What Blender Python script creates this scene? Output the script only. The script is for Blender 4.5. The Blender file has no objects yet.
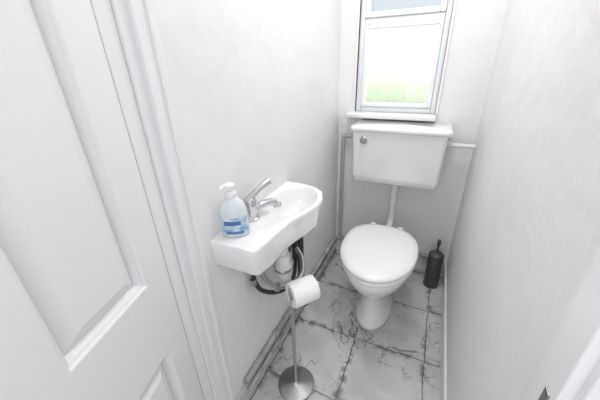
import bpy, bmesh, math, random
from mathutils import Vector, Matrix
S=bpy.context.scene
S.view_settings.view_transform='Standard'
S.view_settings.exposure=0.10

# ---------------------------------------------------------------- materials
def mat(name,col,rough=0.5,metal=0.0,bump=0.0,bscale=60,var=None,vscale=3,trans=0.0,coat=0.0,bdist=.004):
    m=bpy.data.materials.new(name); m.use_nodes=True
    nt=m.node_tree; b=nt.nodes['Principled BSDF']
    b.inputs['Base Color'].default_value=(*col,1); b.inputs['Roughness'].default_value=rough
    b.inputs['Metallic'].default_value=metal
    b.inputs['Transmission Weight'].default_value=trans
    b.inputs['Coat Weight'].default_value=coat
    tc=nt.nodes.new('ShaderNodeTexCoord')
    if var:
        n=nt.nodes.new('ShaderNodeTexNoise'); n.inputs['Scale'].default_value=vscale; n.inputs['Detail'].default_value=6
        nt.links.new(tc.outputs['Object'],n.inputs['Vector'])
        r=nt.nodes.new('ShaderNodeValToRGB'); r.color_ramp.elements[0].position=.35; r.color_ramp.elements[1].position=.65
        r.color_ramp.elements[0].color=(*var,1); r.color_ramp.elements[1].color=(*col,1)
        nt.links.new(n.outputs['Fac'],r.inputs['Fac']); nt.links.new(r.outputs['Color'],b.inputs['Base Color'])
    if bump:
        n=nt.nodes.new('ShaderNodeTexNoise'); n.inputs['Scale'].default_value=bscale; n.inputs['Detail'].default_value=4
        nt.links.new(tc.outputs['Object'],n.inputs['Vector'])
        bp=nt.nodes.new('ShaderNodeBump'); bp.inputs['Strength'].default_value=bump; bp.inputs['Distance'].default_value=bdist
        nt.links.new(n.outputs['Fac'],bp.inputs['Height']); nt.links.new(bp.outputs['Normal'],b.inputs['Normal'])
    return m
M_wall=mat('painted_plaster',(.845,.84,.84),.75,bump=.65,bscale=14,var=(.785,.78,.775),vscale=2.0,bdist=.008)
M_ceil=mat('ceiling_paint',(.88,.88,.88),.8)
M_gloss=mat('gloss_white_paint',(.81,.81,.83),.35,bump=.12,bscale=30)
M_upvc=mat('upvc',(.82,.85,.88),.3)
M_cer=mat('ceramic_white',(.86,.86,.87),.08,coat=.5)
M_seat=mat('seat_plastic',(.88,.88,.89),.15,coat=.3)
M_chrome=mat('chrome',(.62,.63,.66),.12,1.0)
M_chromeb=mat('brushed_chrome',(.5,.5,.51),.28,1.0)
M_black=mat('black_rubber',(.035,.035,.04),.5)
M_pipe=mat('grey_painted_pipe',(.24,.26,.28),.45,var=(.48,.50,.51),vscale=14)
M_wpipe=mat('white_plastic_pipe',(.78,.78,.78),.4)
M_gpipe=mat('lead_grey_pipe',(.42,.42,.43),.45)
M_paper=mat('tissue_paper',(.88,.88,.88),.95,bump=.2,bscale=120)
M_card=mat('cardboard_core',(.35,.28,.22),.9)
M_dark=mat('charcoal_metal',(.08,.08,.085),.45,.4)
M_skirt=mat('skirting_paint',(.70,.70,.70),.5,var=(.48,.48,.48),vscale=9)
M_hedge=mat('hedge_leaves',(.66,.73,.60),.9,var=(.60,.68,.52),vscale=5)  # leaf colour paled to stand in for overexposed daylight
M_grass=mat('pale_lawn',(.72,.78,.66),.9,var=(.66,.73,.58),vscale=1.5)  # grass colour lifted toward white to carry the blown-out outdoor brightness
M_label=mat('label_blue',(.06,.17,.40),.4)
M_labelw=mat('label_pattern',(.72,.79,.86),.4,var=(.20,.36,.57),vscale=50)
M_soap=mat('bottle_plastic',(.70,.76,.80),.15)
M_wplast=mat('white_plastic',(.85,.86,.88),.3)
M_silver=mat('steel_plate',(.45,.45,.45),.3,1.0)

def tile_mat():
    m=bpy.data.materials.new('marble_tiles'); m.use_nodes=True; nt=m.node_tree; L=nt.links.new
    b=nt.nodes['Principled BSDF']; b.inputs['Roughness'].default_value=.35
    N=nt.nodes.new
    tc=N('ShaderNodeTexCoord')
    def noise(scale,detail=5,dist=0,off=(0,0,0)):
        mp=N('ShaderNodeMapping'); mp.inputs['Location'].default_value=off; L(tc.outputs['Object'],mp.inputs['Vector'])
        n=N('ShaderNodeTexNoise'); n.inputs['Scale'].default_value=scale; n.inputs['Detail'].default_value=detail; n.inputs['Distortion'].default_value=dist
        L(mp.outputs[0],n.inputs['Vector']); return n
    def ramp(src,stops):
        r=N('ShaderNodeValToRGB'); e=r.color_ramp.elements
        e[0].position,e[0].color=stops[0][0],(*[stops[0][1]]*3,1); e[1].position,e[1].color=stops[-1][0],(*[stops[-1][1]]*3,1)
        for p,v in stops[1:-1]:
            q=e.new(p); q.color=(v,v,v,1)
        L(src,r.inputs['Fac']); return r.outputs['Color']
    def mul(a,c):
        n=N('ShaderNodeMath'); n.operation='MULTIPLY'; n.use_clamp=True; L(a,n.inputs[0])
        if isinstance(c,float): n.inputs[1].default_value=c
        else: L(c,n.inputs[1])
        return n.outputs[0]
    def mix(f,a,col):
        n=N('ShaderNodeMixRGB'); L(f,n.inputs['Fac']); L(a,n.inputs['Color1']); n.inputs['Color2'].default_value=(*col,1); return n.outputs[0]
    nz=noise(9,6); sub=N('ShaderNodeVectorMath'); sub.operation='SUBTRACT'; sub.inputs[1].default_value=(.5,.5,.5); L(nz.outputs['Color'],sub.inputs[0])
    sc=N('ShaderNodeVectorMath'); sc.operation='SCALE'; sc.inputs['Scale'].default_value=.026; L(sub.outputs[0],sc.inputs[0])
    ad=N('ShaderNodeVectorMath'); ad.operation='ADD'; L(tc.outputs['Object'],ad.inputs[0]); L(sc.outputs[0],ad.inputs[1])
    mp=N('ShaderNodeMapping'); mp.inputs['Location'].default_value=(.2+.33*3,-1.04+.33*6,0); L(ad.outputs[0],mp.inputs['Vector'])
    def brick(w,sm):
        br=N('ShaderNodeTexBrick'); br.offset=0; br.inputs['Scale'].default_value=1
        br.inputs['Brick Width'].default_value=.33; br.inputs['Row Height'].default_value=.33
        br.inputs['Mortar Size'].default_value=w; br.inputs['Mortar Smooth'].default_value=sm
        L(mp.outputs[0],br.inputs['Vector']); return br.outputs['Fac']
    j=brick(.0036,.4); jw=brick(.030,1.0)
    body=ramp(noise(3.2,6,1.0).outputs['Fac'],[(.3,.45),(.68,.66)])
    veins=ramp(noise(2.2,4,2.6,(3,1,0)).outputs['Fac'],[(.486,0),(.5,1),(.514,0)])
    mask=ramp(noise(3.0,3,0,(7,2,0)).outputs['Fac'],[(.38,0),(.52,1)])
    c=mix(mul(mul(veins,mask),.9),body,(.12,.11,.105))
    veins2=ramp(noise(5,5,2.0,(8,4,0)).outputs['Fac'],[(.493,0),(.5,.6),(.507,0)])
    c=mix(mul(veins2,mask),c,(.22,.21,.20))
    grime=mul(jw,ramp(noise(14,5,.8,(5,5,0)).outputs['Fac'],[(.49,0),(.57,1)]))
    c=mix(mul(grime,.9),c,(.16,.14,.12))
    jm=mul(j,ramp(noise(5,3,0,(2,8,0)).outputs['Fac'],[(.35,.6),(.6,1)]))
    c=mix(jm,c,(.12,.11,.10))
    L(c,b.inputs['Base Color'])
    bp=N('ShaderNodeBump'); bp.invert=True; bp.inputs['Strength'].default_value=.4; bp.inputs['Distance'].default_value=.003
    L(j,bp.inputs['Height']); L(bp.outputs[0],b.inputs['Normal'])
    return m
M_tile=tile_mat()
M_carpet=mat('hall_carpet',(.42,.41,.40),.95,bump=.5,bscale=200)
def glass_mat(name,col,rough):
    m=bpy.data.materials.new(name); m.use_nodes=True; nt=m.node_tree
    for n in list(nt.nodes): nt.nodes.remove(n)
    o=nt.nodes.new('ShaderNodeOutputMaterial'); t=nt.nodes.new('ShaderNodeBsdfTransparent'); t.inputs[0].default_value=(*col,1)
    g=nt.nodes.new('ShaderNodeBsdfGlossy'); g.inputs['Roughness'].default_value=rough
    mx=nt.nodes.new('ShaderNodeMixShader'); mx.inputs[0].default_value=.06
    nt.links.new(t.outputs[0],mx.inputs[1]); nt.links.new(g.outputs[0],mx.inputs[2]); nt.links.new(mx.outputs[0],o.inputs[0])
    return m
M_glass=glass_mat('window_glass',(1,1,1),.02)
M_glass2=glass_mat('obscured_glass',(.70,.73,.75),.3)

# ---------------------------------------------------------------- helpers
def new_obj(name,bm,m,parent=None,smooth=False,bevel=0,seg=2,sub=0,angle=35):
    me=bpy.data.meshes.new(name); bmesh.ops.recalc_face_normals(bm,faces=bm.faces); bm.to_mesh(me); bm.free()
    ob=bpy.data.objects.new(name,me); S.collection.objects.link(ob)
    if m: me.materials.append(m)
    if bevel:
        md=ob.modifiers.new('bev','BEVEL'); md.width=bevel; md.segments=seg; md.limit_method='ANGLE'; md.angle_limit=math.radians(angle)
        for p in me.polygons: p.use_smooth=True
        w=ob.modifiers.new('wn','WEIGHTED_NORMAL'); w.keep_sharp=False
    if smooth:
        for p in me.polygons: p.use_smooth=True
    if parent: ob.parent=parent
    return ob
def empty(name):
    e=bpy.data.objects.new(name,None); S.collection.objects.link(e); e.empty_display_size=.05; return e
def addbox(bm,x0,x1,y0,y1,z0,z1):
    v=[bm.verts.new((x,y,z)) for x in (x0,x1) for y in (y0,y1) for z in (z0,z1)]
    for f in ((0,1,3,2),(4,6,7,5),(0,4,5,1),(2,3,7,6),(0,2,6,4),(1,5,7,3)): bm.faces.new([v[i] for i in f])
def boxes(name,lst,m,parent=None,bevel=0,seg=2):
    bm=bmesh.new()
    for b in lst: addbox(bm,*b)
    return new_obj(name,bm,m,parent,bevel=bevel,seg=seg)
def loft(name,rings,m,parent=None,cap0=True,cap1=True,smooth=True):
    bm=bmesh.new(); R=[[bm.verts.new(p) for p in r] for r in rings]; n=len(rings[0])
    for a,b in zip(R,R[1:]):
        for i in range(n): bm.faces.new((a[i],a[(i+1)%n],b[(i+1)%n],b[i]))
    if cap0: bm.faces.new(R[0][::-1])
    if cap1: bm.faces.new(R[-1])
    return new_obj(name,bm,m,parent,smooth=smooth)
def sharp(o,deg=40):
    me=o.data; bm=bmesh.new(); bm.from_mesh(me)
    for e in bm.edges:
        if len(e.link_faces)==2 and e.calc_face_angle(0)>math.radians(deg): e.smooth=False
    bm.to_mesh(me); bm.free(); return o
def lathe(name,prof,m,loc=(0,0,0),axis=(0,0,1),parent=None,n=40,cap0=True,cap1=True):
    q=Vector((0,0,1)).rotation_difference(Vector(axis).normalized()); rings=[]
    for r,z in prof:
        rings.append([q@Vector((r*math.cos(t),r*math.sin(t),z))+Vector(loc) for t in [2*math.pi*i/n for i in range(n)]])
    return sharp(loft(name,rings,m,parent,cap0,cap1,smooth=True))
def smoothpts(pts,k=8):
    P=[Vector(p) for p in pts]; P=[P[0]*2-P[1]]+P+[P[-1]*2-P[-2]]; out=[]
    for i in range(1,len(P)-2):
        for j in range(k):
            t=j/k; a,b,c,d=P[i-1:i+3]
            out.append(.5*((2*b)+(-a+c)*t+(2*a-5*b+4*c-d)*t*t+(-a+3*b-3*c+d)*t**3))
    out.append(P[-2]); return out
def tube(name,pts,r,m,parent=None,smooth_path=True,n=16,k=8):
    P=smoothpts(pts,k) if smooth_path else [Vector(p) for p in pts]
    rad=r if callable(r) else (lambda t:r)
    rings=[]; T=(P[1]-P[0]).normalized(); N=T.orthogonal().normalized()
    for i,p in enumerate(P):
        if i==0: t=(P[1]-P[0])
        elif i==len(P)-1: t=P[-1]-P[-2]
        else: t=(P[i+1]-P[i]).normalized()+(P[i]-P[i-1]).normalized()
        t.normalize(); q=T.rotation_difference(t); N=(q@N).normalized(); T=t; B=T.cross(N)
        rr=rad(i/(len(P)-1))
        rings.append([p+rr*(math.cos(a)*N+math.sin(a)*B) for a in [2*math.pi*j/n for j in range(n)]])
    return sharp(loft(name,rings,m,parent),50)
def roundpath(pts,rad=.03,k=6):
    P=[Vector(p) for p in pts]; out=[P[0]]
    for i in range(1,len(P)-1):
        a=P[i]+(P[i-1]-P[i]).normalized()*rad; b=P[i]+(P[i+1]-P[i]).normalized()*rad
        for j in range(k+1):
            t=j/k; out.append(a*(1-t)**2+P[i]*2*t*(1-t)+b*t*t)
    out.append(P[-1]); return out
def pipe(name,pts,r,m,parent=None,rad=.03): return tube(name,roundpath(pts,rad),r,m,parent,False)

XL,XR,YB=-.548,.21,1.75
XF=-.56
ZC=2.35
# ---------------------------------------------------------------- shell
boxes('floor',[(XL-.1,XR+.1,.33,YB+.12,-.05,0)],M_tile)
boxes('hall_floor',[(-1.4,1.0,-1.4,.33,-.05,0)],M_carpet)
boxes('ceiling',[(XL-.1,XR+.1,.33,YB+.12,ZC,ZC+.05)],M_ceil)
boxes('hall_light_block_top',[(-1.5,1.1,-1.4,.33,ZC,ZC+.05)],M_ceil)  # unseen cover, added to keep sunlight out of the hall
boxes('hall_light_block_left',[(-1.5,-1.4,-1.4,.39,0,ZC)],M_wall)  # out-of-view panel, added to stop sunlight coming in from the left
boxes('wall_hall_right',[(1.0,1.1,-1.4,.33,0,ZC)],M_wall)
boxes('wall_left',[(XL-.1,XL,.505,YB,0,ZC)],M_wall)
boxes('wall_right',[(XR,XR+.1,.425,YB,0,ZC)],M_wall)
WX0,WX1,WZ0,WZ1=-.446,-.006,1.018,1.86
boxes('wall_back',[(XL-.1,WX0,YB,YB+.12,0,ZC),(WX1,XR+.1,YB,YB+.12,0,ZC),(WX0,WX1,YB,YB+.12,0,WZ0),(WX0,WX1,YB,YB+.12,WZ1,ZC)],M_wall)
boxes('wall_front',[(-1.4,XF-.03,.39,.505,0,ZC),(XR,1.0,.33,.425,0,ZC),(XF-.03,XR,.37,.47,2.03,ZC)],M_wall)
# door frame
boxes('trim_1',[(XF-.03,XF-.012,.392,.43,0,2.03),(XF-.03,XF-.004,.43,.47,0,2.03),(XF-.03,XF+.008,.455,.490,0,2.03),
   (XF-.03,XF+.014,.485,.505,0,2.03)],M_gloss,bevel=.003)
boxes('trim_2',[(XR-.008,XR+.0,.385,.418,0,2.03),(XR-.018,XR+.0,.325,.388,0,2.03),(XR-.004,XR+.06,.312,.33,0,2.07)],M_gloss,bevel=.003)
boxes('trim_3',[(XF+.0,XR-.02,.375,.465,2.0,2.03)],M_gloss,bevel=.002)
boxes('strike_plate',[(XR-.0205,XR-.0175,.336,.350,.85,.89)],M_silver,bevel=.001)
# skirting
boxes('baseboard_left',[(XL,XL+.012,.505,YB,0,.10)],M_skirt,bevel=.004)
boxes('baseboard_right',[(XR-.012,XR,.43,YB,0,.10)],M_gloss,bevel=.004)
boxes('baseboard_back',[(XL+.012,XR-.012,YB-.014,YB,0,.10)],M_skirt,bevel=.004)
# ---------------------------------------------------------------- window
win=empty('window_1')
fy0,fy1=YB+.015,YB+.075
def frame(name,x0,x1,z0,z1,w,y0,y1,m,bev=.005):
    return boxes(name,[(x0,x0+w,y0,y1,z0,z1),(x1-w,x1,y0,y1,z0,z1),(x0+w,x1-w,y0,y1,z0,z0+w),(x0+w,x1-w,y0,y1,z1-w,z1)],m,win,bevel=bev)
frame('outer_frame',WX0,WX1,WZ0,WZ1,.028,fy0,fy1,M_upvc)
boxes('transom',[(WX0+.028,WX1-.028,fy0-.002,fy1,1.460,1.490)],M_upvc,win,bevel=.004)
frame('lower_sash',WX0+.028,WX1-.028,WZ0+.028,1.460,.020,fy0-.006,fy1-.01,M_upvc,.004)
frame('upper_sash',WX0+.028,WX1-.028,1.490,WZ1-.028,.026,fy0-.010,fy1-.01,M_upvc,.004)
boxes('lower_glass',[(WX0+.046,WX1-.046,fy0+.03,fy0+.034,WZ0+.046,1.442)],M_glass,win)
boxes('upper_glass',[(WX0+.05,WX1-.05,fy0+.03,fy0+.034,1.513,WZ1-.05)],M_glass2,win)
boxes('casing',[(WX0-.014,WX0,YB-.008,YB+.02,WZ0,WZ1+.014),(WX1,WX1+.014,YB-.008,YB+.02,WZ0,WZ1+.014),(WX0,WX1,YB-.008,YB+.02,WZ1,WZ1+.014)],M_gloss,win,bevel=.003)
boxes('window_sill',[(WX0-.035,WX1+.008,YB-.075,YB+.015,WZ0-.026,WZ0)],M_gloss,bevel=.007,seg=3)
# garden outside
boxes('lawn',[(-12,12,YB+.5,20,-.6,-.5)],M_grass)
random.seed(3)
bm=bmesh.new(); nx,prof=80,[(0,0),(-.15,.3),(-.12,.8),(.1,1.15),(.5,1.2),(.7,.8),(.7,0)]
P=[]
for i in range(nx+1):
    x=-9+18*i/nx; h=1+.08*math.sin(x*1.3)+.04*random.random()
    P.append([bm.verts.new((x,14+dy+.08*random.random(),-.5+dz*h)) for dy,dz in prof])
for a,b in zip(P,P[1:]):
    for k in range(len(prof)-1): bm.faces.new((a[k],a[k+1],b[k+1],b[k]))
new_obj('garden_hedge',bm,M_hedge,smooth=True)

# ---------------------------------------------------------------- toilet
toi=empty('toilet')
TX=-.158
def egg(cx,yf,yb,a,z,n=48,p=2.0,split=.55):
    cy=yf+(yb-yf)*split; out=[]
    for i in range(n):
        t=2*math.pi*i/n; c,s=math.cos(t),math.sin(t)
        pw=2/p if s>0 else 2/2.05
        x=a*math.copysign(abs(c)**(2/p if s>0 else 1.0),c)
        y=cy+((yb-cy)*abs(s)**pw if s>0 else -(cy-yf)*abs(s)**pw)
        out.append(Vector((cx+x,y,z)))
    return out
rings=[egg(TX,1.11,1.46,.100,0,p=2.6),egg(TX,1.112,1.46,.099,.02,p=2.6),egg(TX,1.125,1.455,.088,.045,p=2.6),egg(TX,1.135,1.45,.080,.10,p=2.6),
 egg(TX,1.13,1.45,.082,.16,p=2.5),egg(TX,1.105,1.46,.100,.22,p=2.4),egg(TX,1.06,1.47,.132,.275,p=2.3),egg(TX,1.015,1.49,.160,.33,p=2.3),
 egg(TX,.992,1.51,.172,.375,p=2.4),egg(TX,.987,1.515,.174,.398,p=2.4),egg(TX,.995,1.51,.168,.405,p=2.4)]
loft('pan',rings,M_cer,toi)
loft('seat_ring',[egg(TX,.984,1.45,.176,.406,p=2.6),egg(TX,.980,1.452,.181,.412,p=2.6),egg(TX,.981,1.452,.180,.424,p=2.6),egg(TX,.988,1.445,.174,.428,p=2.6)],M_seat,toi)
loft('seat_lid',[egg(TX,.984,1.452,.178,.431,p=2.6),egg(TX,.978,1.456,.184,.437,p=2.6),egg(TX,.978,1.456,.184,.447,p=2.6),egg(TX,.984,1.452,.178,.455,p=2.6),
  egg(TX,1.01,1.43,.152,.460,p=2.5),egg(TX,1.08,1.38,.095,.463,p=2.3)],M_seat,toi)
boxes('hinge_left',[(TX-.09,TX-.06,1.45,1.485,.40,.445)],M_seat,toi,bevel=.006)
boxes('hinge_right',[(TX+.06,TX+.09,1.45,1.485,.40,.445)],M_seat,toi,bevel=.006)
pipe('soil_outlet',[(TX,1.42,.22),(TX,1.56,.22),(TX,1.70,.21)],.050,M_cer,toi,.05)
lathe('soil_collar',[(.060,0),(.064,.01),(.064,.05),(.058,.06)],M_wpipe,(TX,1.64,.215),(0,1,0),toi)
def rrect(x0,x1,y0,y1,z,r,k=6):
    out=[]
    for cx,cy,a0 in ((x1-r,y1-r,0),(x0+r,y1-r,90),(x0+r,y0+r,180),(x1-r,y0+r,270)):
        for j in range(k+1):
            a=math.radians(a0+90*j/k); out.append(Vector((cx+r*math.cos(a),cy+r*math.sin(a),z)))
    return out
yb=YB-.001
o=loft('cistern_body',[rrect(-.375,.047,1.570,yb,.655,.02),rrect(-.388,.060,1.552,yb,.663,.02),rrect(-.393,.065,1.545,yb,.70,.02),rrect(-.398,.070,1.535,yb,.93,.02),rrect(-.400,.072,1.532,yb,.948,.02)],M_cer,toi); sharp(o,60)
o=loft('cistern_lid',[rrect(-.402,.074,1.530,yb,.948,.02),rrect(-.410,.087,1.518,yb,.953,.025),rrect(-.411,.088,1.517,yb,.968,.025),rrect(-.406,.083,1.522,yb,.976,.024),rrect(-.392,.069,1.536,yb-.01,.981,.02)],M_cer,toi)
lathe('flush_button',[(.021,0),(.021,.008),(.017,.012),(.016,.010),(.008,.010),(.006,.016)],M_chrome,(-.335,1.537,.905),(0,-1,0),toi)
pipe('flush_pipe',[(TX,1.665,.67),(TX,1.665,.375),(TX,1.50,.36)],.018,M_wpipe,toi,.06)
lathe('flush_nut',[(.03,0),(.03,.03),(.022,.035)],M_wpipe,(TX,1.665,.627),parent=toi)
lathe('flush_cone',[(.027,0),(.033,.01),(.033,.05),(.024,.06)],M_cer,(TX,1.54,.363),(0,-1,0),toi)
ov=empty('overflow_pipe')
pipe('overflow_run',[(.075,1.68,.875),(.12,1.68,.875),(XR-.001,1.68,.875)],.012,M_wpipe,ov)
lathe('overflow_nut',[(.019,0),(.019,.02),(.014,.024)],M_wpipe,(.074,1.68,.875),(1,0,0),ov,n=8)
wp=empty('water_supply_pipe')
pipe('riser',[(-.403,1.70,.86),(-.440,1.715,.875),(-.500,1.725,.875),(-.500,1.725,.18),(-.500,1.725,.142)],.010,M_gpipe,wp,.02)
pipe('riser_white',[(-.528,1.733,.142),(-.528,1.733,.99)],.008,M_wpipe,wp)
sk=empty('skirting_pipe')
pipe('run',[(XL+.013,.56,.125),(XL+.013,1.10,.125),(XL+.013,1.73,.125)],.013,M_pipe,sk)
pipe('run_low',[(XL+.025,.56,.085),(XL+.025,1.10,.085),(XL+.025,1.71,.085)],.010,M_pipe,sk)
sk2=empty('skirting_pipe')
pipe('run',[(XL+.02,1.728,.125),(-.3,1.728,.125),(XR-.08,1.728,.125)],.012,M_pipe,sk2)
for i,y in enumerate((.8,1.2,1.6)):
    boxes('clip_%d'%(i+1),[(XL+.0005,XL+.030,y,y+.015,.11,.142)],M_gpipe,sk,bevel=.002)

# ---------------------------------------------------------------- basin
bas=empty('wash_basin')
BZ=.825
bc=Vector((-.59+.140,.875))
ox=-.59
outl=[(XL-ox,.530),(.180,.530),(.194,.538),(.200,.568),(.208,.68),(.218,.74),(.238,.80),(.253,.87),(.248,.93),(.225,.985),(.18,1.02),(.12,1.035),(XL-ox,1.04)]
poly=[Vector((ox+x,y)) for x,y in outl]
def ray(poly,c,a):
    d=Vector((math.cos(a),math.sin(a))); best=None
    for i in range(len(poly)):
        p,q=poly[i],poly[(i+1)%len(poly)]; e=q-p; den=d.x*e.y-d.y*e.x
        if abs(den)<1e-9: continue
        w=p-c; t=(w.x*e.y-w.y*e.x)/den; u=(w.x*d.y-w.y*d.x)/den
        if t>0 and -1e-6<=u<=1+1e-6 and (best is None or t<best): best=t
    return c+d*best
angs=[2*math.pi*i/120 for i in range(120)]
for k in (0,1,2,12):
    a=math.atan2(poly[k].y-bc.y,poly[k].x-bc.x)%(2*math.pi)
    j=min(range(120),key=lambda i:abs(angs[i]-a)); angs[j]=a
O=[ray(poly,bc,a) for a in angs]
def ins(P,c,d):
    out=[]
    for p in P:
        v=p-c; q=c+v*(1-d/max(v.length,.05))
        if p.x<XL+.0015: q.x=XL+.0005
        out.append(q)
    return out
def el(a,b,c=bc): return [Vector((c.x+a*math.cos(t),c.y+b*math.sin(t))) for t in angs]
def r3(P,z): return [Vector((p.x,p.y,z)) for p in P]
def zvar(P,zf): return [Vector((p.x,p.y,zf(p))) for p in P]
def deep(p):
    t=max(0,min(1,(p.y-.68)/.12)); return t*t*(3-2*t)
bot=ins(O,bc,.014)
rings=[r3(el(.02,.03),BZ-.140),r3(el(.05,.07),BZ-.138)]
mid=[bc+(p-bc)*.66 for p in bot]
for p in mid: p.x=max(p.x,XL+.0005)
rings.append(zvar(mid,lambda p:BZ-.098-.030*deep(p)))
rings.append(zvar(bot,lambda p:BZ-.096-.004*deep(p)))
rings.append(zvar(ins(O,bc,.007),lambda p:BZ-.088))
rings.append(r3(ins(O,bc,.0015),BZ-.02)); rings.append(r3(O,BZ-.008)); rings.append(r3(ins(O,bc,.003),BZ-.001)); rings.append(r3(ins(O,bc,.008),BZ))
E=lambda a,b,dx=.0:el(a,b,bc+Vector((dx,0)))
rings+= [r3(E(.088,.142,.006),BZ),r3(E(.084,.137,.006),BZ-.003),r3(E(.079,.130,.006),BZ-.018),r3(E(.070,.115,.006),BZ-.05),r3(E(.052,.085),BZ-.082),r3(E(.03,.04),BZ-.096),r3(E(.012,.012),BZ-.098)]
o=loft('bowl',rings,M_cer,bas); sharp(o,55)
lathe('waste',[(.02,0),(.02,.004),(.012,.005),(.010,.001)],M_chrome,(bc.x,bc.y,BZ-.0975),parent=bas)
lathe('overflow_ring',[(.010,0),(.010,.004),(.006,.004),(.005,.001)],M_chrome,(bc.x-.064,bc.y+.02,BZ-.040),(1,0,.3),bas,n=20)
# trap & pipework
kx,ky=bc.x-.015,bc.y-.07
lathe('trap_tail',[(.024,0),(.024,.03),(.018,.032),(.018,.07)],M_wpipe,(kx,ky,BZ-.19),parent=bas)
lathe('bottle_trap',[(.020,-.03),(.030,-.025),(.031,.03),(.036,.032),(.036,.055),(.030,.057),(.030,.11),(.020,.115),(.020,.14)],M_wpipe,(kx,ky,BZ-.32),parent=bas)
lathe('trap_ring',[(.0365,0),(.0385,.004),(.0385,.010),(.0365,.014)],M_silver,(kx,ky,BZ-.282),parent=bas)
pipe('trap_outlet',[(kx,ky,BZ-.235),(kx-.01,ky+.06,BZ-.235),(XL+.04,ky+.14,BZ-.24),(XL+.04,1.06,BZ-.245),(XL+.04,1.06,.15)],.017,M_black,bas,.025)
pipe('lagged_pipe',[(XL+.055,.975,BZ-.10),(XL+.055,.975,BZ-.36)],.016,M_black,bas)
tube('flex_hose',[(XL+.045,.70,BZ-.09),(XL+.045,.695,BZ-.18),(XL+.060,.71,BZ-.27),(XL+.10,.75,BZ-.325),(XL+.14,.84,BZ-.335),(XL+.11,.93,BZ-.315),(XL+.055,.975,BZ-.29)],.010,M_chromeb,bas)
tube('flex_hose_b',[(XL+.025,.69,BZ-.09),(XL+.022,.68,BZ-.22),(XL+.04,.70,BZ-.32),(XL+.085,.78,BZ-.375),(XL+.09,.88,BZ-.375),(XL+.055,.975,BZ-.35)],.009,M_black,bas)
for i,(x,y,z) in enumerate(((XL+.045,.695,BZ-.18),(XL+.022,.68,BZ-.22),(XL+.09,.735,BZ-.32),(XL+.023,.68,BZ-.27))):
    lathe('hose_nut_%d'%(i+1),[(.014,0),(.014,.024)],M_silver,(x,y,z-.01),parent=bas,n=6)
# tap
tap=empty('basin_mixer_tap'); tx,ty=-.59+.084,.690
lathe('tap_base',[(.027,0),(.027,.006),(.022,.010),(.020,.03),(.022,.05),(.023,.062),(.018,.074),(.008,.078)],M_chrome,(tx,ty,BZ),parent=tap)
tube('spout',[(tx+.005,ty+.01,BZ+.028),(tx+.02,ty+.04,BZ+.038),(tx+.032,ty+.07,BZ+.036),(tx+.038,ty+.092,BZ+.024),(tx+.039,ty+.096,BZ+.010)],lambda t:.014-.003*t,M_chrome,tap)
tube('lever',[(tx-.004,ty-.012,BZ+.066),(tx+.006,ty+.014,BZ+.084),(tx+.018,ty+.050,BZ+.100),(tx+.026,ty+.080,BZ+.108)],lambda t:.015-.004*math.sin(t*3.1)-.002*t,M_chrome,tap)

# soap dispenser
sp=empty('soap_dispenser'); sx,sy=-.59+.092,.592
def ell(a,b,z,n=32): return [Vector((sx+a*math.cos(2*math.pi*i/n),sy+b*math.sin(2*math.pi*i/n),z)) for i in range(n)]
B=BZ+.001
rot=math.radians(30)
def rr(ring):
    out=[]
    for p in ring:
        x,y=p.x-sx,p.y-sy; out.append(Vector((sx+x*math.cos(rot)-y*math.sin(rot),sy+x*math.sin(rot)+y*math.cos(rot),p.z)))
    return out
BA,BB=.042,.026
loft('bottle',[rr(ell(BA-.004,BB-.003,B)),rr(ell(BA,BB,B+.005)),rr(ell(BA-.001,BB,B+.062)),rr(ell(BA-.004,BB-.001,B+.092)),rr(ell(BA-.012,BB-.005,B+.110)),rr(ell(.017,.016,B+.120)),rr(ell(.013,.013,B+.126))],M_soap,sp)
def lab(z0,z1,m,nm,a0,a1,off):
    bm=bmesh.new(); pr=None
    for i in range(17):
        t=math.radians(a0+(a1-a0)*i/16); x,y=(BA+off)*math.cos(t),(BB+off)*math.sin(t)
        X=sx+x*math.cos(rot)-y*math.sin(rot); Y=sy+x*math.sin(rot)+y*math.cos(rot)
        c=(bm.verts.new((X,Y,z0)),bm.verts.new((X,Y,z1)))
        if pr: bm.faces.new((pr[0],c[0],c[1],pr[1]))
        pr=c
    return new_obj(nm,bm,m,sp,smooth=True)
lab(B+.010,B+.066,M_labelw,'label',-150,-20,.0008)
lab(B+.042,B+.056,M_label,'label_band',-130,-60,.0014)
lab(B+.014,B+.022,M_label,'label_foot',-120,-50,.0014)
lathe('pump_collar',[(.015,0),(.016,.003),(.016,.016),(.008,.018),(.005,.02),(.005,.032)],M_wplast,(sx,sy,B+.122),parent=sp)
lathe('pump_head',[(.011,0),(.014,.002),(.014,.011),(.009,.015)],M_wplast,(sx,sy,B+.150),parent=sp)
tube('pump_nozzle',[(sx,sy,B+.159),(sx-.010,sy-.012,B+.159),(sx-.016,sy-.021,B+.152)],.0055,M_wplast,sp)

# ---------------------------------------------------------------- toilet roll stand
st=empty('toilet_roll_stand'); px,py=-.380,.705
lathe('base',[(.078,0),(.080,.003),(.080,.010),(.074,.014),(.02,.017),(.012,.024),(.009,.03)],M_chromeb,(px,py,0),parent=st,n=56)
lathe('pole',[(.0075,.02),(.0075,.53),(.010,.532),(.010,.55),(.004,.556)],M_chromeb,(px,py,0),parent=st,n=20)
d=Vector((.62,.78,0)).normalized()
tube('arm',[Vector((px,py,.533)),Vector((px,py,.533))+d*.115],.006,M_chrome,st,False)
rc=Vector((px,py,.521))+d*.046
lathe('toilet_roll',[(.020,-.05),(.046,-.05),(.048,-.047),(.048,.047),(.046,.05),(.020,.05),(.020,-.05)],M_paper,rc,d,st,cap0=False,cap1=False)
lathe('roll_core',[(.0195,-.05),(.0195,.05),(.018,.05),(.018,-.05),(.0195,-.05)],M_card,rc,d,st,cap0=False,cap1=False)

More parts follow.
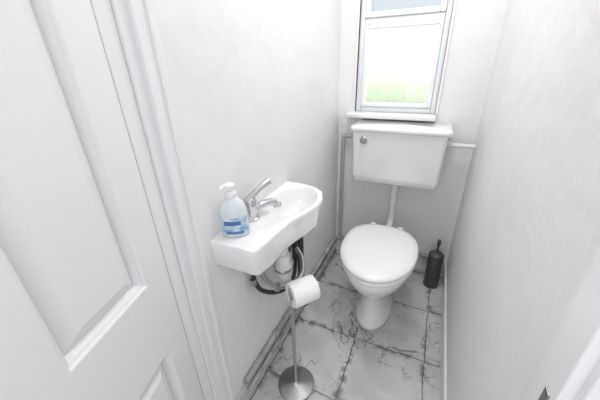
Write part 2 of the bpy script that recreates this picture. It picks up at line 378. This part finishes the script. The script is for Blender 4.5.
# ---------------------------------------------------------------- toilet brush
tb=empty('toilet_brush'); bx,by=.132,1.61
lathe('holder',[(.040,0),(.043,.004),(.043,.23),(.041,.235),(.039,.23),(.039,.22)],M_dark,(bx,by,0),parent=tb)
lathe('holder_lid',[(.0415,.0),(.042,.004),(.032,.014),(.010,.019)],M_dark,(bx,by,.229),parent=tb)
lathe('handle',[(.006,0),(.006,.05),(.010,.055),(.011,.085),(.006,.095)],M_dark,(bx,by,.24),parent=tb,n=20)

# ---------------------------------------------------------------- door leaf
door=empty('door_1')
def door_face():
    W,H=.71,1.98; cx=[0,.072,.285,.400,.613,W]; cz=[0,.20,.605,.822,1.86,H]
    bm=bmesh.new()
    def q(x0,x1,z0,z1,y=0.0): bm.faces.new([bm.verts.new(p) for p in ((x0,y,z0),(x1,y,z0),(x1,y,z1),(x0,y,z1))])
    for i in range(5):
        for j in range(5):
            x0,x1,z0,z1=cx[i],cx[i+1],cz[j],cz[j+1]
            if i in(1,3) and j in(1,3):
                prev=None
                for ins_,dep in ((0,0),(.003,.001),(.005,.006),(.011,.009),(.014,.016),(.017,.022),(.048,.006),(.050,.0045)):
                    r=[bm.verts.new(p) for p in ((x0+ins_,dep,z0+ins_),(x1-ins_,dep,z0+ins_),(x1-ins_,dep,z1-ins_),(x0+ins_,dep,z1-ins_))]
                    if prev:
                        for k in range(4): bm.faces.new((prev[k],prev[(k+1)%4],r[(k+1)%4],r[k]))
                    prev=r
                bm.faces.new(prev)
            else: q(x0,x1,z0,z1)
    T=.038
    for a,b in (((0,0),(W,0)),((W,0),(W,H)),((W,H),(0,H)),((0,H),(0,0))):
        bm.faces.new([bm.verts.new(p) for p in ((a[0],0,a[1]),(b[0],0,b[1]),(b[0],T,b[1]),(a[0],T,a[1]))])
    bm.faces.new([bm.verts.new(p) for p in ((0,T,0),(W,T,0),(W,T,H),(0,T,H))])
    bmesh.ops.remove_doubles(bm,verts=bm.verts,dist=1e-5)
    return new_obj('leaf',bm,M_gloss,door)
leaf=door_face()
hx,hy=-.568,.388
ux=Vector((.272,-.962,0)).normalized()
n=Vector((ux.y,-ux.x,0))
leaf.matrix_world=Matrix(((ux.x,n.x,0,hx),(ux.y,n.y,0,hy),(0,0,1,.008),(0,0,0,1)))

# ---------------------------------------------------------------- light
w=bpy.data.worlds.new('overcast'); S.world=w; w.use_nodes=True
bg=w.node_tree.nodes['Background']; bg.inputs[0].default_value=(.965,.985,1.0,1); bg.inputs[1].default_value=1.5
def area(name,loc,rot_,sx_,sy_,pw,col=(1,1,1)):
    l=bpy.data.lights.new(name,'AREA'); l.shape='RECTANGLE'; l.size=sx_; l.size_y=sy_; l.energy=pw; l.color=col
    o=bpy.data.objects.new(name,l); o.location=loc; o.rotation_euler=rot_; S.collection.objects.link(o)
area('ceiling_fill',(-.18,1.1,2.3),(0,0,0),.35,.5,9,(1,.985,.975))  # added fill light overhead to brighten the room, no visible fitting
area('hall_fill',(.2,-.35,2.3),(0,0,0),.6,.6,5,(1,.985,.98))  # added fill light, makes up for daylight the hall cover blocks
sl=bpy.data.lights.new('lawn_fill_sun','SUN'); sl.energy=1.3; sl.angle=.1; so=bpy.data.objects.new('lawn_fill_sun',sl); S.collection.objects.link(so)  # added directional light to brighten the lawn, aimed to miss the interior
so.rotation_euler=Vector((-1,0,1.4)).to_track_quat('Z','Y').to_euler()

# ---------------------------------------------------------------- camera
c=(300,200); VV=(319,800); VD=(446,58)
a=Vector((VV[0]-c[0],-(VV[1]-c[1]))); b_=Vector((VD[0]-c[0],-(VD[1]-c[1])))
f=math.sqrt(-(a.dot(b_)))
up=-Vector((a.x,a.y,-f)).normalized(); fw=Vector((b_.x,b_.y,-f)).normalized(); rt=fw.cross(up)
R=Matrix((rt,fw,up)).to_4x4()
cam=bpy.data.cameras.new('camera'); co=bpy.data.objects.new('camera',cam); S.collection.objects.link(co)
cam.sensor_width=36; cam.lens=f/600*36; cam.clip_start=.02
co.matrix_world=Matrix.Translation((0,0,1.29))@R
S.camera=co
